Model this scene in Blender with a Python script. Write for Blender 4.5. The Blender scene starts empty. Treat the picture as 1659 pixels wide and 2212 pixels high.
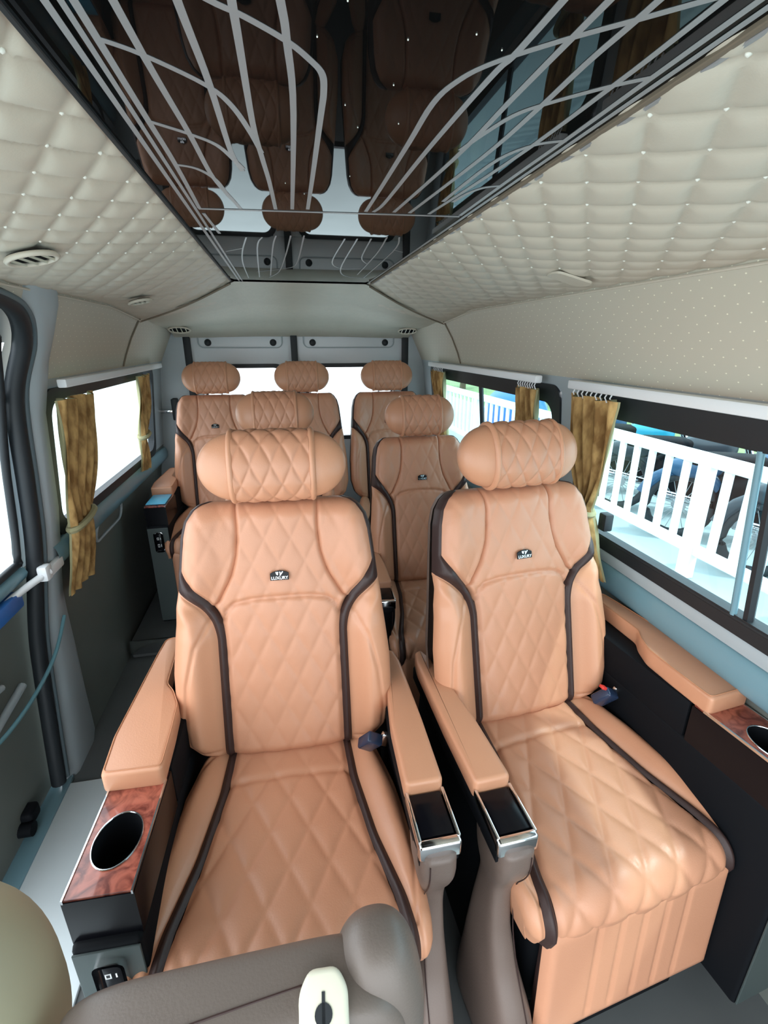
import bpy, bmesh, math, random
import numpy as np
from mathutils import Vector, Matrix
random.seed(7)
S = bpy.context.scene
COL = S.collection
pi = math.pi

# ---------------------------------------------------------------- camera
FPX = 1040.0
TH = math.atan(366 / FPX)
PS = math.atan(220 * math.cos(TH) / FPX)
cd = bpy.data.cameras.new('camera')
cam = bpy.data.objects.new('camera', cd)
COL.objects.link(cam)
cam.location = (0, 0, 1.5)
fwv = Vector((math.sin(PS) * math.cos(TH), math.cos(PS) * math.cos(TH), -math.sin(TH)))
cam.rotation_euler = fwv.to_track_quat('-Z', 'Y').to_euler()
cd.sensor_fit = 'HORIZONTAL'
cd.sensor_width = 36.0
cd.lens = 36.0 * FPX / 1659.0
cd.clip_start = 0.02
S.camera = cam

# ---------------------------------------------------------------- world, sun, exposure
w = bpy.data.worlds.new('sky'); S.world = w; w.use_nodes = True
bg = w.node_tree.nodes['Background']
bg.inputs[0].default_value = (0.90, 0.955, 1.0, 1)
bg.inputs[1].default_value = 3.4
sd = bpy.data.lights.new('sun', 'SUN'); so = bpy.data.objects.new('sun', sd); COL.objects.link(so)
sd.energy = 2.6; sd.angle = math.radians(3); sd.color = (1.0, 0.96, 0.9)
so.rotation_euler = Vector((-0.42, 0.30, -1.0)).to_track_quat('-Z', 'Y').to_euler()
S.view_settings.view_transform = 'Standard'
S.view_settings.look = 'None'
S.view_settings.exposure = 0.42
S.view_settings.gamma = 1.0
S.view_settings.use_curve_mapping = False

# ---------------------------------------------------------------- materials
def nodes(name):
    m = bpy.data.materials.new(name); m.use_nodes = True
    nt = m.node_tree
    return m, nt, nt.nodes['Principled BSDF']

def srgb(r, g, b):
    f = lambda c: (c / 255 / 12.92) if c / 255 <= .04045 else ((c / 255 + .055) / 1.055) ** 2.4
    return (f(r), f(g), f(b), 1)

def mat(name, col, rough=.5, metal=0., var=0., vscale=8., bump=0., bscale=200., coat=0., ior=1.5, spec=.5):
    m, nt, p = nodes(name)
    p.inputs['Base Color'].default_value = col
    p.inputs['Roughness'].default_value = rough
    p.inputs['Metallic'].default_value = metal
    p.inputs['IOR'].default_value = ior
    p.inputs['Coat Weight'].default_value = coat
    p.inputs['Specular IOR Level'].default_value = spec
    p.inputs['Coat Roughness'].default_value = .12
    tc = nt.nodes.new('ShaderNodeTexCoord')
    if var:
        n = nt.nodes.new('ShaderNodeTexNoise'); n.inputs['Scale'].default_value = vscale
        n.inputs['Detail'].default_value = 4
        nt.links.new(tc.outputs['Object'], n.inputs['Vector'])
        mx = nt.nodes.new('ShaderNodeMix'); mx.data_type = 'RGBA'
        mx.inputs[6].default_value = tuple(c * (1 - var) for c in col[:3]) + (1,)
        mx.inputs[7].default_value = tuple(min(1, c * (1 + var)) for c in col[:3]) + (1,)
        nt.links.new(n.outputs[0], mx.inputs[0]); nt.links.new(mx.outputs[2], p.inputs['Base Color'])
    if bump:
        n = nt.nodes.new('ShaderNodeTexNoise'); n.inputs['Scale'].default_value = bscale
        n.inputs['Detail'].default_value = 2
        nt.links.new(tc.outputs['Object'], n.inputs['Vector'])
        b = nt.nodes.new('ShaderNodeBump'); b.inputs['Strength'].default_value = bump
        b.inputs['Distance'].default_value = .001
        nt.links.new(n.outputs[0], b.inputs['Height']); nt.links.new(b.outputs[0], p.inputs['Normal'])
    return m

TAN = mat('tan leather', (0.56, 0.268, 0.160, 1), .42, var=.05, bump=.25, bscale=350, vscale=5)
TAN2 = mat('tan leather smooth', (0.57, 0.275, 0.160, 1), .38, var=.05, bump=.2, bscale=350, vscale=6)
BRN = mat('dark brown leather', (0.038, 0.020, 0.018, 1), .45, bump=.3, bscale=300, spec=.35)
TPE = mat('taupe brown leather', (0.145, 0.105, 0.088, 1), .4, bump=.3, bscale=300)
BLK = mat('black gloss plastic', (0.004, 0.004, 0.006, 1), .2, ior=1.35, spec=.35)
BLKM = mat('black matt plastic', (0.006, 0.007, 0.009, 1), .6, ior=1.3, spec=.2)
DGR = mat('dark green grey plastic', (0.045, 0.062, 0.062, 1), .45)
CHR = mat('chrome', (0.8, 0.82, 0.84, 1), .12, 1.0)
SIL = mat('silver inlay', (0.30, 0.30, 0.31, 1), .35)
RUB = mat('black rubber', (0.012, 0.016, 0.02, 1), .55)
GRY = mat('grey painted metal', (0.40, 0.46, 0.49, 1), .4, var=.06, vscale=3)
GRYD = mat('grey green wall vinyl', (0.135, 0.15, 0.135, 1), .6, var=.12, vscale=4)
WMET = mat('pale painted door metal', (0.62, 0.66, 0.69, 1), .35)
CRM = mat('cream plastic', (0.66, 0.65, 0.53, 1), .35)
BEI = mat('olive beige plastic', (0.30, 0.28, 0.19, 1), .5)
CRH = mat('cream vinyl', (0.60, 0.545, 0.455, 1), .5, var=.03, vscale=5, bump=.1, bscale=500)
PIN = mat('button white', (0.9, 0.88, 0.8, 1), .4)
FLR = mat('grey vinyl floor', (0.10, 0.11, 0.112, 1), .4, var=.15, vscale=6)
SILL = mat('pale blue grey sill', (0.66, 0.74, 0.77, 1), .22, var=.04)
LEDGE = mat('grey blue window ledge', (0.17, 0.31, 0.37, 1), .25)
WHT = mat('white enamel', (0.86, 0.88, 0.9, 1), .4)
BLUE = mat('blue paint', (0.03, 0.16, 0.5, 1), .35)
LBLU = mat('light blue plastic film', (0.10, 0.42, 0.62, 1), .25)
NAVY = mat('navy plastic', (0.02, 0.035, 0.075, 1), .25)
REDP = mat('red plastic', (0.6, 0.04, 0.03, 1), .4)
HOSE = mat('pale blue hose', (0.12, 0.27, 0.32, 1), .35)
SEAM = mat('brown seam cord', (0.18, 0.14, 0.10, 1), .7)
STITCH = mat('tan stitching cord', (0.50, 0.22, 0.11, 1), .6)
PANEL = mat('black mirror glass', (0.004, 0.004, 0.004, 1), .015, ior=1.36, spec=.16)
PAVE = mat('pale concrete', (0.36, 0.42, 0.42, 1), .8, var=.12, vscale=1.5)
GRASS = mat('grass', (0.22, 0.30, 0.12, 1), .9, var=.4, vscale=2)
BARK = mat('bark', (0.12, 0.08, 0.05, 1), .9)
LEAF = mat('leaves', (0.12, 0.22, 0.05, 1), .8, var=.4, vscale=3)
PINK = mat('pink painted wall', (0.75, 0.38, 0.38, 1), .8)

DLIP = mat('dark grey seal lip', (0.10, 0.14, 0.16, 1), .45)
def curtain_mat():
    m, nt, p = nodes('gold brown brocade'); p.inputs['Roughness'].default_value = .8
    tc = nt.nodes.new('ShaderNodeTexCoord')
    mp = nt.nodes.new('ShaderNodeMapping'); mp.inputs['Scale'].default_value = (30, 30, 12)
    n = nt.nodes.new('ShaderNodeTexNoise'); n.inputs['Scale'].default_value = 1.2; n.inputs['Detail'].default_value = 3
    r = nt.nodes.new('ShaderNodeValToRGB')
    r.color_ramp.elements[0].position = .36; r.color_ramp.elements[0].color = (0.24, 0.125, 0.035, 1)
    r.color_ramp.elements[1].position = .60; r.color_ramp.elements[1].color = (0.56, 0.35, 0.13, 1)  # gold lightened in the colour to stand for daylight through the cloth
    nt.links.new(tc.outputs['Object'], mp.inputs[0]); nt.links.new(mp.outputs[0], n.inputs['Vector'])
    nt.links.new(n.outputs[0], r.inputs[0]); nt.links.new(r.outputs[0], p.inputs['Base Color'])
    return m
CURT = curtain_mat()
CURTB = mat('curtain lining', (0.36, 0.34, 0.19, 1), .85, var=.1)

def wood_mat():
    m, nt, p = nodes('red burl wood'); p.inputs['Roughness'].default_value = .18; p.inputs['Coat Weight'].default_value = .6
    tc = nt.nodes.new('ShaderNodeTexCoord')
    n = nt.nodes.new('ShaderNodeTexNoise'); n.inputs['Scale'].default_value = 32; n.inputs['Detail'].default_value = 5
    n.inputs['Distortion'].default_value = 1.2
    r = nt.nodes.new('ShaderNodeValToRGB')
    r.color_ramp.elements[0].position = .34; r.color_ramp.elements[0].color = (0.13, 0.025, 0.016, 1)
    r.color_ramp.elements[1].position = .62; r.color_ramp.elements[1].color = (0.40, 0.11, 0.07, 1)
    nt.links.new(tc.outputs['Object'], n.inputs['Vector']); nt.links.new(n.outputs[0], r.inputs[0])
    nt.links.new(r.outputs[0], p.inputs['Base Color'])
    return m
WOOD = wood_mat()

def dots_mat(name, col, pitch=.05, rad=.035):
    """cream vinyl printed with a staggered lattice of pale pin dots"""
    m, nt, p = nodes(name); p.inputs['Roughness'].default_value = .5
    N = nt.nodes.new; Lk = nt.links.new
    tc = N('ShaderNodeTexCoord'); sp = N('ShaderNodeSeparateXYZ'); Lk(tc.outputs['Object'], sp.inputs[0])
    def mth(op, a, b=None, c=None):
        q = N('ShaderNodeMath'); q.operation = op
        for i, v in enumerate((a, b, c)):
            if v is None: continue
            if isinstance(v, (int, float)): q.inputs[i].default_value = v
            else: Lk(v, q.inputs[i])
        return q.outputs[0]
    y = mth('DIVIDE', sp.outputs[1], pitch); z = mth('DIVIDE', sp.outputs[2], pitch * .62)
    a = mth('ADD', y, z); b = mth('SUBTRACT', y, z)
    fa = mth('SUBTRACT', mth('FRACT', a), .5); fb = mth('SUBTRACT', mth('FRACT', b), .5)
    d = mth('SQRT', mth('ADD', mth('MULTIPLY', fa, fa), mth('MULTIPLY', fb, fb)))
    k = mth('LESS_THAN', d, rad * 1.6)
    mx = N('ShaderNodeMix'); mx.data_type = 'RGBA'; mx.inputs[6].default_value = col; mx.inputs[7].default_value = (.92, .88, .72, 1)
    Lk(k, mx.inputs[0]); Lk(mx.outputs[2], p.inputs['Base Color'])
    return m
DOTV = dots_mat('cream vinyl with pin dots', (0.56, 0.52, 0.43, 1))

def glass_mat(name, tint):
    m = bpy.data.materials.new(name); m.use_nodes = True; nt = m.node_tree; nt.nodes.clear()
    o = nt.nodes.new('ShaderNodeOutputMaterial'); t = nt.nodes.new('ShaderNodeBsdfTransparent'); g = nt.nodes.new('ShaderNodeBsdfGlossy')
    lw_ = nt.nodes.new('ShaderNodeLayerWeight'); lw_.inputs[0].default_value = .5
    pw = nt.nodes.new('ShaderNodeMath'); pw.operation = 'POWER'; pw.inputs[1].default_value = 4.0
    f = nt.nodes.new('ShaderNodeMath'); f.operation = 'MULTIPLY_ADD'; f.inputs[1].default_value = .6; f.inputs[2].default_value = .04
    nt.links.new(lw_.outputs['Facing'], pw.inputs[0]); nt.links.new(pw.outputs[0], f.inputs[0]); mx = nt.nodes.new('ShaderNodeMixShader')
    t.inputs[0].default_value = tint; g.inputs['Roughness'].default_value = .02
    nt.links.new(f.outputs[0], mx.inputs[0]); nt.links.new(t.outputs[0], mx.inputs[1]); nt.links.new(g.outputs[0], mx.inputs[2])
    nt.links.new(mx.outputs[0], o.inputs[0]); return m
GLS = glass_mat('grey window glass', (0.86, 0.92, 0.95, 1))
GLSR = glass_mat('clear rear glass', (0.93, 0.97, 1.0, 1))
GLST2 = glass_mat('deep teal window glass', (0.50, 0.74, 0.82, 1))
GLST = glass_mat('teal tinted window glass', (0.62, 0.86, 0.92, 1))

# ---------------------------------------------------------------- object helpers
def link(name, me, m, parent=None):
    o = bpy.data.objects.new(name, me); COL.objects.link(o)
    if m is not None and len(me.materials) == 0: me.materials.append(m)
    if parent is not None: o.parent = parent
    return o

def empty(name, loc=(0, 0, 0), rz=0.):
    o = bpy.data.objects.new(name, None); COL.objects.link(o); o.location = loc; o.rotation_euler = (0, 0, rz)
    o.empty_display_size = .1
    return o

def tag(o, label, cat, group=None, kind=None):
    if label: o['label'] = label
    if cat: o['category'] = cat
    if group: o['group'] = group
    if kind: o['kind'] = kind
    return o

def mesh(name, verts, faces, m, parent=None, smooth=True):
    me = bpy.data.meshes.new(name)
    me.from_pydata([tuple(map(float, v)) for v in verts], [], [tuple(map(int, f)) for f in faces])
    if smooth: me.polygons.foreach_set('use_smooth', [True] * len(me.polygons))
    me.update()
    return link(name, me, m, parent)

def grid(name, Pt, m, parent=None, wrap_u=False, wrap_v=False, flip=False, skip=None):
    """Pt: (n, k, 3) numpy array"""
    n, k, _ = Pt.shape
    idx = np.arange(n * k).reshape(n, k)
    i2 = np.roll(idx, -1, 0) if wrap_u else idx[1:]
    a = idx if wrap_u else idx[:-1]
    if wrap_v:
        b = np.roll(a, -1, 1); c = np.roll(i2, -1, 1); d = i2
    else:
        b = a[:, 1:]; c = i2[:, 1:]; d = i2[:, :-1]; a = a[:, :-1]
    F = np.stack([a, b, c, d], -1).reshape(-1, 4)
    if flip: F = F[:, ::-1]
    V = Pt.reshape(-1, 3)
    # drop degenerate quads
    p = V[F]
    ar = np.linalg.norm(np.cross(p[:, 2] - p[:, 0], p[:, 3] - p[:, 1]), axis=1)
    F = F[ar > 1e-9]
    me = bpy.data.meshes.new(name)
    me.vertices.add(len(V)); me.vertices.foreach_set('co', V.astype(np.float32).ravel())
    me.loops.add(F.size); me.loops.foreach_set('vertex_index', F.ravel().astype(np.int32))
    me.polygons.add(len(F)); me.polygons.foreach_set('loop_start', np.arange(0, F.size, 4, dtype=np.int32))
    try: me.polygons.foreach_set('loop_total', np.full(len(F), 4, np.int32))
    except Exception: pass
    me.polygons.foreach_set('use_smooth', np.ones(len(F), bool))
    me.update(calc_edges=True); me.validate()
    return link(name, me, m, parent)

def bm_obj(name, bm, m, parent=None, smooth=True, angle=None):
    me = bpy.data.meshes.new(name)
    bmesh.ops.recalc_face_normals(bm, faces=bm.faces)
    if smooth:
        for f in bm.faces: f.smooth = True
        if angle is not None:
            for e in bm.edges:
                if len(e.link_faces) == 2 and e.calc_face_angle(0) > angle: e.smooth = False
    bm.to_mesh(me); bm.free()
    return link(name, me, m, parent)

def box_bm(bm, c, s, bev=0., seg=2, rot=None):
    r = bmesh.ops.create_cube(bm, size=1)
    vs = r['verts']
    for v in vs: v.co = Vector((v.co.x * s[0], v.co.y * s[1], v.co.z * s[2]))
    if bev:
        es = list({e for v in vs for e in v.link_edges})
        q = bmesh.ops.bevel(bm, geom=es, offset=bev, segments=seg, profile=.5, affect='EDGES')
        vs = list({v for f in q['faces'] for v in f.verts} | {v for v in vs if v.is_valid})
    M = Matrix.Translation(c) @ (rot.to_4x4() if rot else Matrix())
    bmesh.ops.transform(bm, matrix=M, verts=vs)

def box(name, c, s, m, parent=None, bev=0., seg=2, rot=None):
    bm = bmesh.new(); box_bm(bm, Vector(c), s, bev, seg, rot)
    return bm_obj(name, bm, m, parent, True, .6)

def prism(name, pts, z0, z1, m, parent=None, bev=0., seg=3, top_only=False, axis='z'):
    """extrude a 2-D outline; axis z: pts are (x,y)"""
    bm = bmesh.new()
    f = lambda x, y, z: (x, y, z) if axis == 'z' else ((z, x, y) if axis == 'x' else (x, z, y))
    lo = [bm.verts.new(f(x, y, z0)) for x, y in pts]; hi = [bm.verts.new(f(x, y, z1)) for x, y in pts]
    bm.faces.new(lo[::-1]); bm.faces.new(hi)
    n = len(pts)
    for i in range(n): bm.faces.new((lo[i], lo[(i + 1) % n], hi[(i + 1) % n], hi[i]))
    bmesh.ops.recalc_face_normals(bm, faces=bm.faces)
    if bev:
        hs = set(hi)
        if top_only: es = [e for e in bm.edges if e.verts[0] in hs and e.verts[1] in hs]
        else: es = [e for e in bm.edges if (e.verts[0] in hs) == (e.verts[1] in hs)]
        bmesh.ops.bevel(bm, geom=es, offset=bev, segments=seg, profile=.5, affect='EDGES')
    return bm_obj(name, bm, m, parent, True, .6)

def tube_pts(path, rad, n=8, closed=False):
    path = [Vector(p) for p in path]; rings = []
    N = len(path)
    for i, p in enumerate(path):
        a = path[(i - 1) % N] if (closed or i > 0) else p
        b = path[(i + 1) % N] if (closed or i < N - 1) else p
        t = (b - a).normalized()
        u = t.cross(Vector((0, 0, 1)))
        if u.length < .05: u = t.cross(Vector((0, 1, 0)))
        u.normalize(); v = t.cross(u)
        r = rad[i] if isinstance(rad, (list, tuple)) else rad
        rings.append([p + (u * math.cos(2 * pi * k / n) + v * math.sin(2 * pi * k / n)) * r for k in range(n)])
    return rings

def add_tube(bm, path, rad, n=8, closed=False):
    rings = [[bm.verts.new(c) for c in r] for r in tube_pts(path, rad, n, closed)]
    N = len(rings)
    for i in range(N if closed else N - 1):
        A = rings[i]; B = rings[(i + 1) % N]
        for k in range(n): bm.faces.new((A[k], A[(k + 1) % n], B[(k + 1) % n], B[k]))
    if not closed:
        bm.faces.new(rings[0][::-1]); bm.faces.new(rings[-1])

def tube(name, path, rad, m, parent=None, n=8, closed=False):
    bm = bmesh.new(); add_tube(bm, path, rad, n, closed)
    return bm_obj(name, bm, m, parent, True, .9)

def smooth_path(pts, k=6):
    pts = [Vector(p) for p in pts]
    if len(pts) < 3: return pts
    out = []
    for i in range(len(pts) - 1):
        p0 = pts[max(i - 1, 0)]; p1 = pts[i]; p2 = pts[i + 1]; p3 = pts[min(i + 2, len(pts) - 1)]
        for j in range(k):
            t = j / k
            out.append(.5 * ((2 * p1) + (p2 - p0) * t + (2 * p0 - 5 * p1 + 4 * p2 - p3) * t * t + (3 * p1 - p0 - 3 * p2 + p3) * t ** 3))
    out.append(pts[-1]); return out

STRIPN = [0]
def strip(name, pts, width, th, m, parent, z, up=False):
    STRIPN[0] += 1; th = .0004; z = 1.724 - .0004 - STRIPN[0] * .00001
    """flat inlay strip following a 2-D polyline on the panel underside"""
    P2 = smooth_path([(x, y, 0) for x, y in pts], 5)
    vs = []; fs = []
    for i, p in enumerate(P2):
        a = P2[max(i - 1, 0)]; b = P2[min(i + 1, len(P2) - 1)]
        t = (b - a).normalized(); nrm = Vector((-t.y, t.x, 0)) * width / 2
        for s, zz in ((-1, z), (1, z), (1, z + th), (-1, z + th)):
            q = p + nrm * s; vs.append((q.x, q.y, zz))
    for i in range(len(P2) - 1):
        for k in range(4):
            fs.append((4 * i + k, 4 * i + (k + 1) % 4, 4 * i + 4 + (k + 1) % 4, 4 * i + 4 + k))
    fs.append((0, 1, 2, 3)); n = 4 * (len(P2) - 1); fs.append((n + 3, n + 2, n + 1, n))
    return mesh(name, vs, fs, m, parent, smooth=False)

def interp(x, xs, ys): return np.interp(x, xs, ys)

def sminterp(x, xs, ys):
    """monotone-ish smooth interpolation: linear then blurred"""
    xx = np.linspace(min(xs), max(xs), 400); yy = np.interp(xx, xs, ys)
    k = np.ones(25) / 25; yp = np.pad(yy, 12, mode='edge'); yy = np.convolve(yp, k, 'valid')
    return np.interp(x, xx, yy)

def groove(X, Y, poly, width, depth):
    d = np.full(X.shape, 9.)
    for (x0, y0), (x1, y1) in zip(poly[:-1], poly[1:]):
        dx, dy = x1 - x0, y1 - y0; L = dx * dx + dy * dy
        t = np.clip(((X - x0) * dx + (Y - y0) * dy) / L, 0, 1)
        d = np.minimum(d, np.hypot(X - x0 - t * dx, Y - y0 - t * dy))
    return -depth * np.exp(-(d / width) ** 2)

def quilt(X, Y, pw, ph, amp, p=.45, ox=0., oy=0.):
    a = (X - ox) / pw + (Y - oy) / ph; b = (X - ox) / pw - (Y - oy) / ph
    m = np.minimum(np.abs(np.sin(pi * a)), np.abs(np.sin(pi * b)))
    return amp * (1 - np.exp(-2.6 * m) + .25 * np.abs(np.sin(pi * a) * np.sin(pi * b)) - .9)

# ---------------------------------------------------------------- seat
TILT = math.radians(14.5)
BL = 0.645
def back_pt(x, s, n, yb=-.03, zb=.52):
    y = yb + s * math.sin(TILT) - n * math.cos(TILT)
    z = zb + s * math.cos(TILT) + n * math.sin(TILT)
    return np.stack([x + 0 * y, y, z], -1)

W_S = [0, .02, .05, .09, .19, .37, .55, .75, .87, .93, .97, .99, 1.0]
W_V = [.17, .195, .222, .245, .265, .264, .252, .240, .232, .222, .205, .188, .165]
def edge_round(e, r):
    q = np.clip(r - e, 0, r)
    return r - np.sqrt(np.maximum(r * r - q * q, 0))

def build_backrest(root):
    NV = 150
    s = np.linspace(0, 1, NV); s = .5 - .5 * np.cos(pi * s); s = .35 * s + .65 * np.linspace(0, 1, NV)
    W = np.interp(s, W_S, W_V)
    B2 = np.minimum(sminterp(s, [0, .5, .57, .62, .68, .74, .80, 1.], [.137, .137, .145, .165, .200, .226, .240, .26]), W - .012)
    B1 = np.minimum(sminterp(s, [0, .5, .57, .62, .665, .70, 1.], [.157, .157, .170, .197, .235, .27, .30]), W)
    Sx = np.minimum(sminterp(s, [0, .55, .60, .65, .72, .80, .9, 1.], [.3, .3, .158, .140, .115, .1, .095, .098]), B2)
    def surf(T):                       # T (NV, k) |x|
        SS = np.repeat(s[:, None], T.shape[1], 1) * BL
        Wc = W[:, None]
        e = np.minimum(Wc - T, (BL - SS) * 1.1 + .0)
        e = np.minimum(e, SS * 1.4 + .004)
        n = -edge_round(e, .055)
        bol = np.clip((T - B1[:, None]) / (.055), 0, 1); bol = bol * bol * (3 - 2 * bol)
        lowr = np.interp(SS / BL, [0, .1, .5, .62, .7, 1], [.5, 1, .95, .6, .2, .0])
        n += .038 * bol * lowr
        sh = np.clip((T - Sx[:, None]) / .09, 0, 1); sh = sh * sh * (3 - 2 * sh)
        n += .024 * sh * np.interp(SS / BL, [0, .55, .68, .9, 1], [0, 0, 1, .8, .4])
        n += .010 * np.maximum(0, 1 - (T / .14) ** 2)
        for line in (B1, B2):
            d = np.abs(T - line[:, None]); n -= .007 * np.exp(-(d / .007) ** 2)
        d = np.abs(T - Sx[:, None]); n -= .010 * np.exp(-(d / .0045) ** 2) * (SS / BL > .55)
        return SS, n
    k = lambda m: np.linspace(0, 1, m)[None, :]
    def edges(m):                       # denser towards the outline
        t = np.linspace(0, 1, m); return (1 - (1 - t) ** 1.7)[None, :]
    # centre
    T = (-Sx[:, None] + 2 * Sx[:, None] * k(61)); A = np.abs(T)
    SS, n = surf(A)
    arch = [(-.137, .56 * BL), (-.131, .592 * BL), (-.112, .617 * BL), (-.07, .629 * BL), (0, .633 * BL), (.07, .629 * BL), (.112, .617 * BL), (.131, .592 * BL), (.137, .56 * BL)]
    n += groove(T, SS, arch, .0045, .009)
    n += quilt(T, SS, .063, .118, .0030, oy=.02)
    grid('centre_panel', back_pt(T, SS, n), TAN, root)
    for sg in (-1, 1):
        T = Sx[:, None] + (B2 - Sx)[:, None] * k(22); SS, n = surf(T)
        n += quilt(T * sg, SS, .063, .118, .0024, oy=.02)
        grid('shoulder_panel', back_pt(sg * T, SS, n), TAN, root, flip=sg < 0)
        T = B2[:, None] + (B1 - B2)[:, None] * edges(9); SS, n = surf(T)
        n += .004 * np.sin(pi * np.clip((T - B2[:, None]) / np.maximum((B1 - B2)[:, None], 1e-4), 0, 1))
        grid('piping_band', back_pt(sg * T, SS, n), BRN, root, flip=sg < 0)
        T = B1[:, None] + (W - B1)[:, None] * edges(34); SS, n = surf(T)
        n += groove(T, SS, [(.168, .57 * BL), (.205, .47 * BL), (.228, .33 * BL), (.237, .17 * BL), (.232, .10 * BL), (.205, .06 * BL), (.165, .045 * BL)], .0045, .005)
        grid('side_bolster', back_pt(sg * T, SS, n), TAN2, root, flip=sg < 0)
    # shell behind
    T = W[:, None] * np.linspace(-1, 1, 60)[None, :] ; T = np.sign(T) * W[:, None] * (1 - (1 - np.abs(T) / W[:, None]) ** 1.6)
    SS = np.repeat(s[:, None], 60, 1) * BL
    e = np.minimum(np.minimum(W[:, None] - np.abs(T), (BL - SS) * 1.1), SS * 1.4 + .004)
    n = -.055 - .075 + edge_round(e, .075)
    n = np.where(e <= 1e-6, -.055, n)
    grid('back_shell', back_pt(T, SS, n), TPE, root, flip=True)

def build_headrest(root):
    a, ry, rz = .172, .056, .080
    s0, n0 = BL + .082, .012
    us = np.linspace(0, 2 * pi, 150, endpoint=False)
    def shell(xs, extra, qa=0.):
        xs = np.asarray(xs, float)
        r = np.sqrt(np.maximum(1 - np.clip((np.abs(xs) - .50 * a) / (.50 * a), 0, 1) ** 2.1, 0)) * (1 - .05 * (xs / a) ** 2)
        U_, X_ = np.meshgrid(us, xs, indexing='xy')
        c, sn = np.cos(U_), np.sin(U_)
        # superellipse section
        e = .9
        yy = np.sign(c) * np.abs(c) ** e; zz = np.sign(sn) * np.abs(sn) ** e
        R = r[:, None]
        q = 0
        if qa:
            q = quilt(X_, np.arctan2(sn, np.maximum(c, -1)) * .072, .046, .078, qa, ox=0, oy=.0) * np.clip(c * 2.2 + 1.0, 0, 1)
        ex = extra[:, None] + q
        ex = np.where(np.isfinite(ex), ex, 0)
        n = n0 + yy * (ry * R + ex); sl = s0 + zz * (rz * R + ex)
        return back_pt(X_, sl, n)
    xs = a * np.sin(np.linspace(-pi / 2, pi / 2, 81))
    hr = grid('headrest', shell(xs, np.zeros(81)), TAN2, root, wrap_v=True)
    xs = np.linspace(-.088, .088, 90); ex = .006 * np.ones(90); ex[0] = ex[-1] = .0
    grid('headrest_cover', shell(xs, ex, .0042), TAN, hr, wrap_v=True)
    for sg in (-1, 1):
        t = np.linspace(0, 1, 11); xs = sg * (.083 + .016 * t); ex = .0082 * np.sin(pi * t) ** .6 + .0005
        grid('headrest_piping', shell(xs, ex), TAN2, hr, wrap_v=True, flip=sg < 0)
        p0 = back_pt(np.array(sg * .05), BL - .05, -.05); p1 = back_pt(np.array(sg * .05), BL + .06, -.01)
        tube('headrest_post', [p0, p1], .006, CHR, hr)
    return hr

def build_cushion(root):
    # profile along the centre: arc length p -> (y, z, ny, nz)
    pts = []
    ys = np.linspace(.03, -.405, 90)
    for y in ys: pts.append((y, .525 - .03 * (.03 - y) / .435, 0, 1))
    r = .062; cy, cz = -.405, .495 - r
    for t in np.linspace(0, pi / 2, 26)[1:]: pts.append((cy - r * math.sin(t), cz + r * math.cos(t), -math.sin(t), math.cos(t)))
    for t in np.linspace(0, 1, 8)[1:]: pts.append((cy - r + .01 * t, cz - .035 * t, -1, 0))
    Pp = np.array(pts); dl = np.r_[0, np.cumsum(np.hypot(np.diff(Pp[:, 0]), np.diff(Pp[:, 1])))]
    t = dl / dl[-1]
    W = sminterp(t, [0, .1, .3, .5, .75, .9, 1.], [.20, .215, .246, .262, .268, .266, .258])
    W[0] = W[1]
    B2 = sminterp(t, [0, .25, .5, .72, .85, 1.], [.132, .142, .168, .203, .213, .213])
    B1 = sminterp(t, [0, .25, .5, .72, .85, 1.], [.150, .160, .187, .226, .238, .238])
    def place(T, n):
        y = Pp[:, 0][:, None] + Pp[:, 2][:, None] * n; z = Pp[:, 1][:, None] + Pp[:, 3][:, None] * n
        return np.stack([T, y, z], -1)
    D = np.repeat(dl[:, None], 1, 1)
    def surf(A):
        SS = np.repeat(dl[:, None], A.shape[1], 1)
        e = W[:, None] - A
        n = -edge_round(e, .05)
        bol = np.clip((A - B1[:, None] + .01) / .06, 0, 1); bol = bol * bol * (3 - 2 * bol)
        n += .030 * bol * np.interp(t, [0, .1, .6, .85, 1], [.3, 1, .9, .5, .2])[:, None]
        n += .006 * np.maximum(0, 1 - (A / .2) ** 2)
        for line in (B1, B2): n -= .007 * np.exp(-((A - line[:, None]) / .007) ** 2)
        return SS, n
    k = lambda m: np.linspace(0, 1, m)[None, :]
    T = -B2[:, None] + 2 * B2[:, None] * k(75); SS, n = surf(np.abs(T))
    n += quilt(T, SS, .083, .150, .0050, oy=.03) * np.interp(t, [0, .15, .3, 1], [.2, .5, 1, 1])[:, None]
    n += groove(T, SS, [(-.16, .125), (0, .12), (.16, .125)], .008, .005)
    cu = grid('seat_cushion', place(T, n), TAN, root, flip=True)
    for sg in (-1, 1):
        T = B2[:, None] + (B1 - B2)[:, None] * k(7); SS, n = surf(T)
        n += .004 * np.sin(pi * np.clip((T - B2[:, None]) / (B1 - B2)[:, None], 0, 1))
        grid('cushion_band', place(sg * T, n), BRN, root, flip=sg > 0)
        T = B1[:, None] + (W - B1)[:, None] * (1 - (1 - k(20)) ** 1.6); SS, n = surf(T)
        n += groove(T, SS, [(.16, .02), (.215, .10), (.245, .22), (.252, .35), (.235, .46)], .0045, .004)
        g = place(sg * T, n)
        skirt = g[:, -1:, :].copy(); skirt[..., 2] = np.minimum(.39, skirt[..., 2] - .01); skirt[..., 0] -= sg * .01
        g = np.concatenate([g, skirt], 1)
        grid('cushion_bolster', g, TAN2, root, flip=sg > 0)

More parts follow.
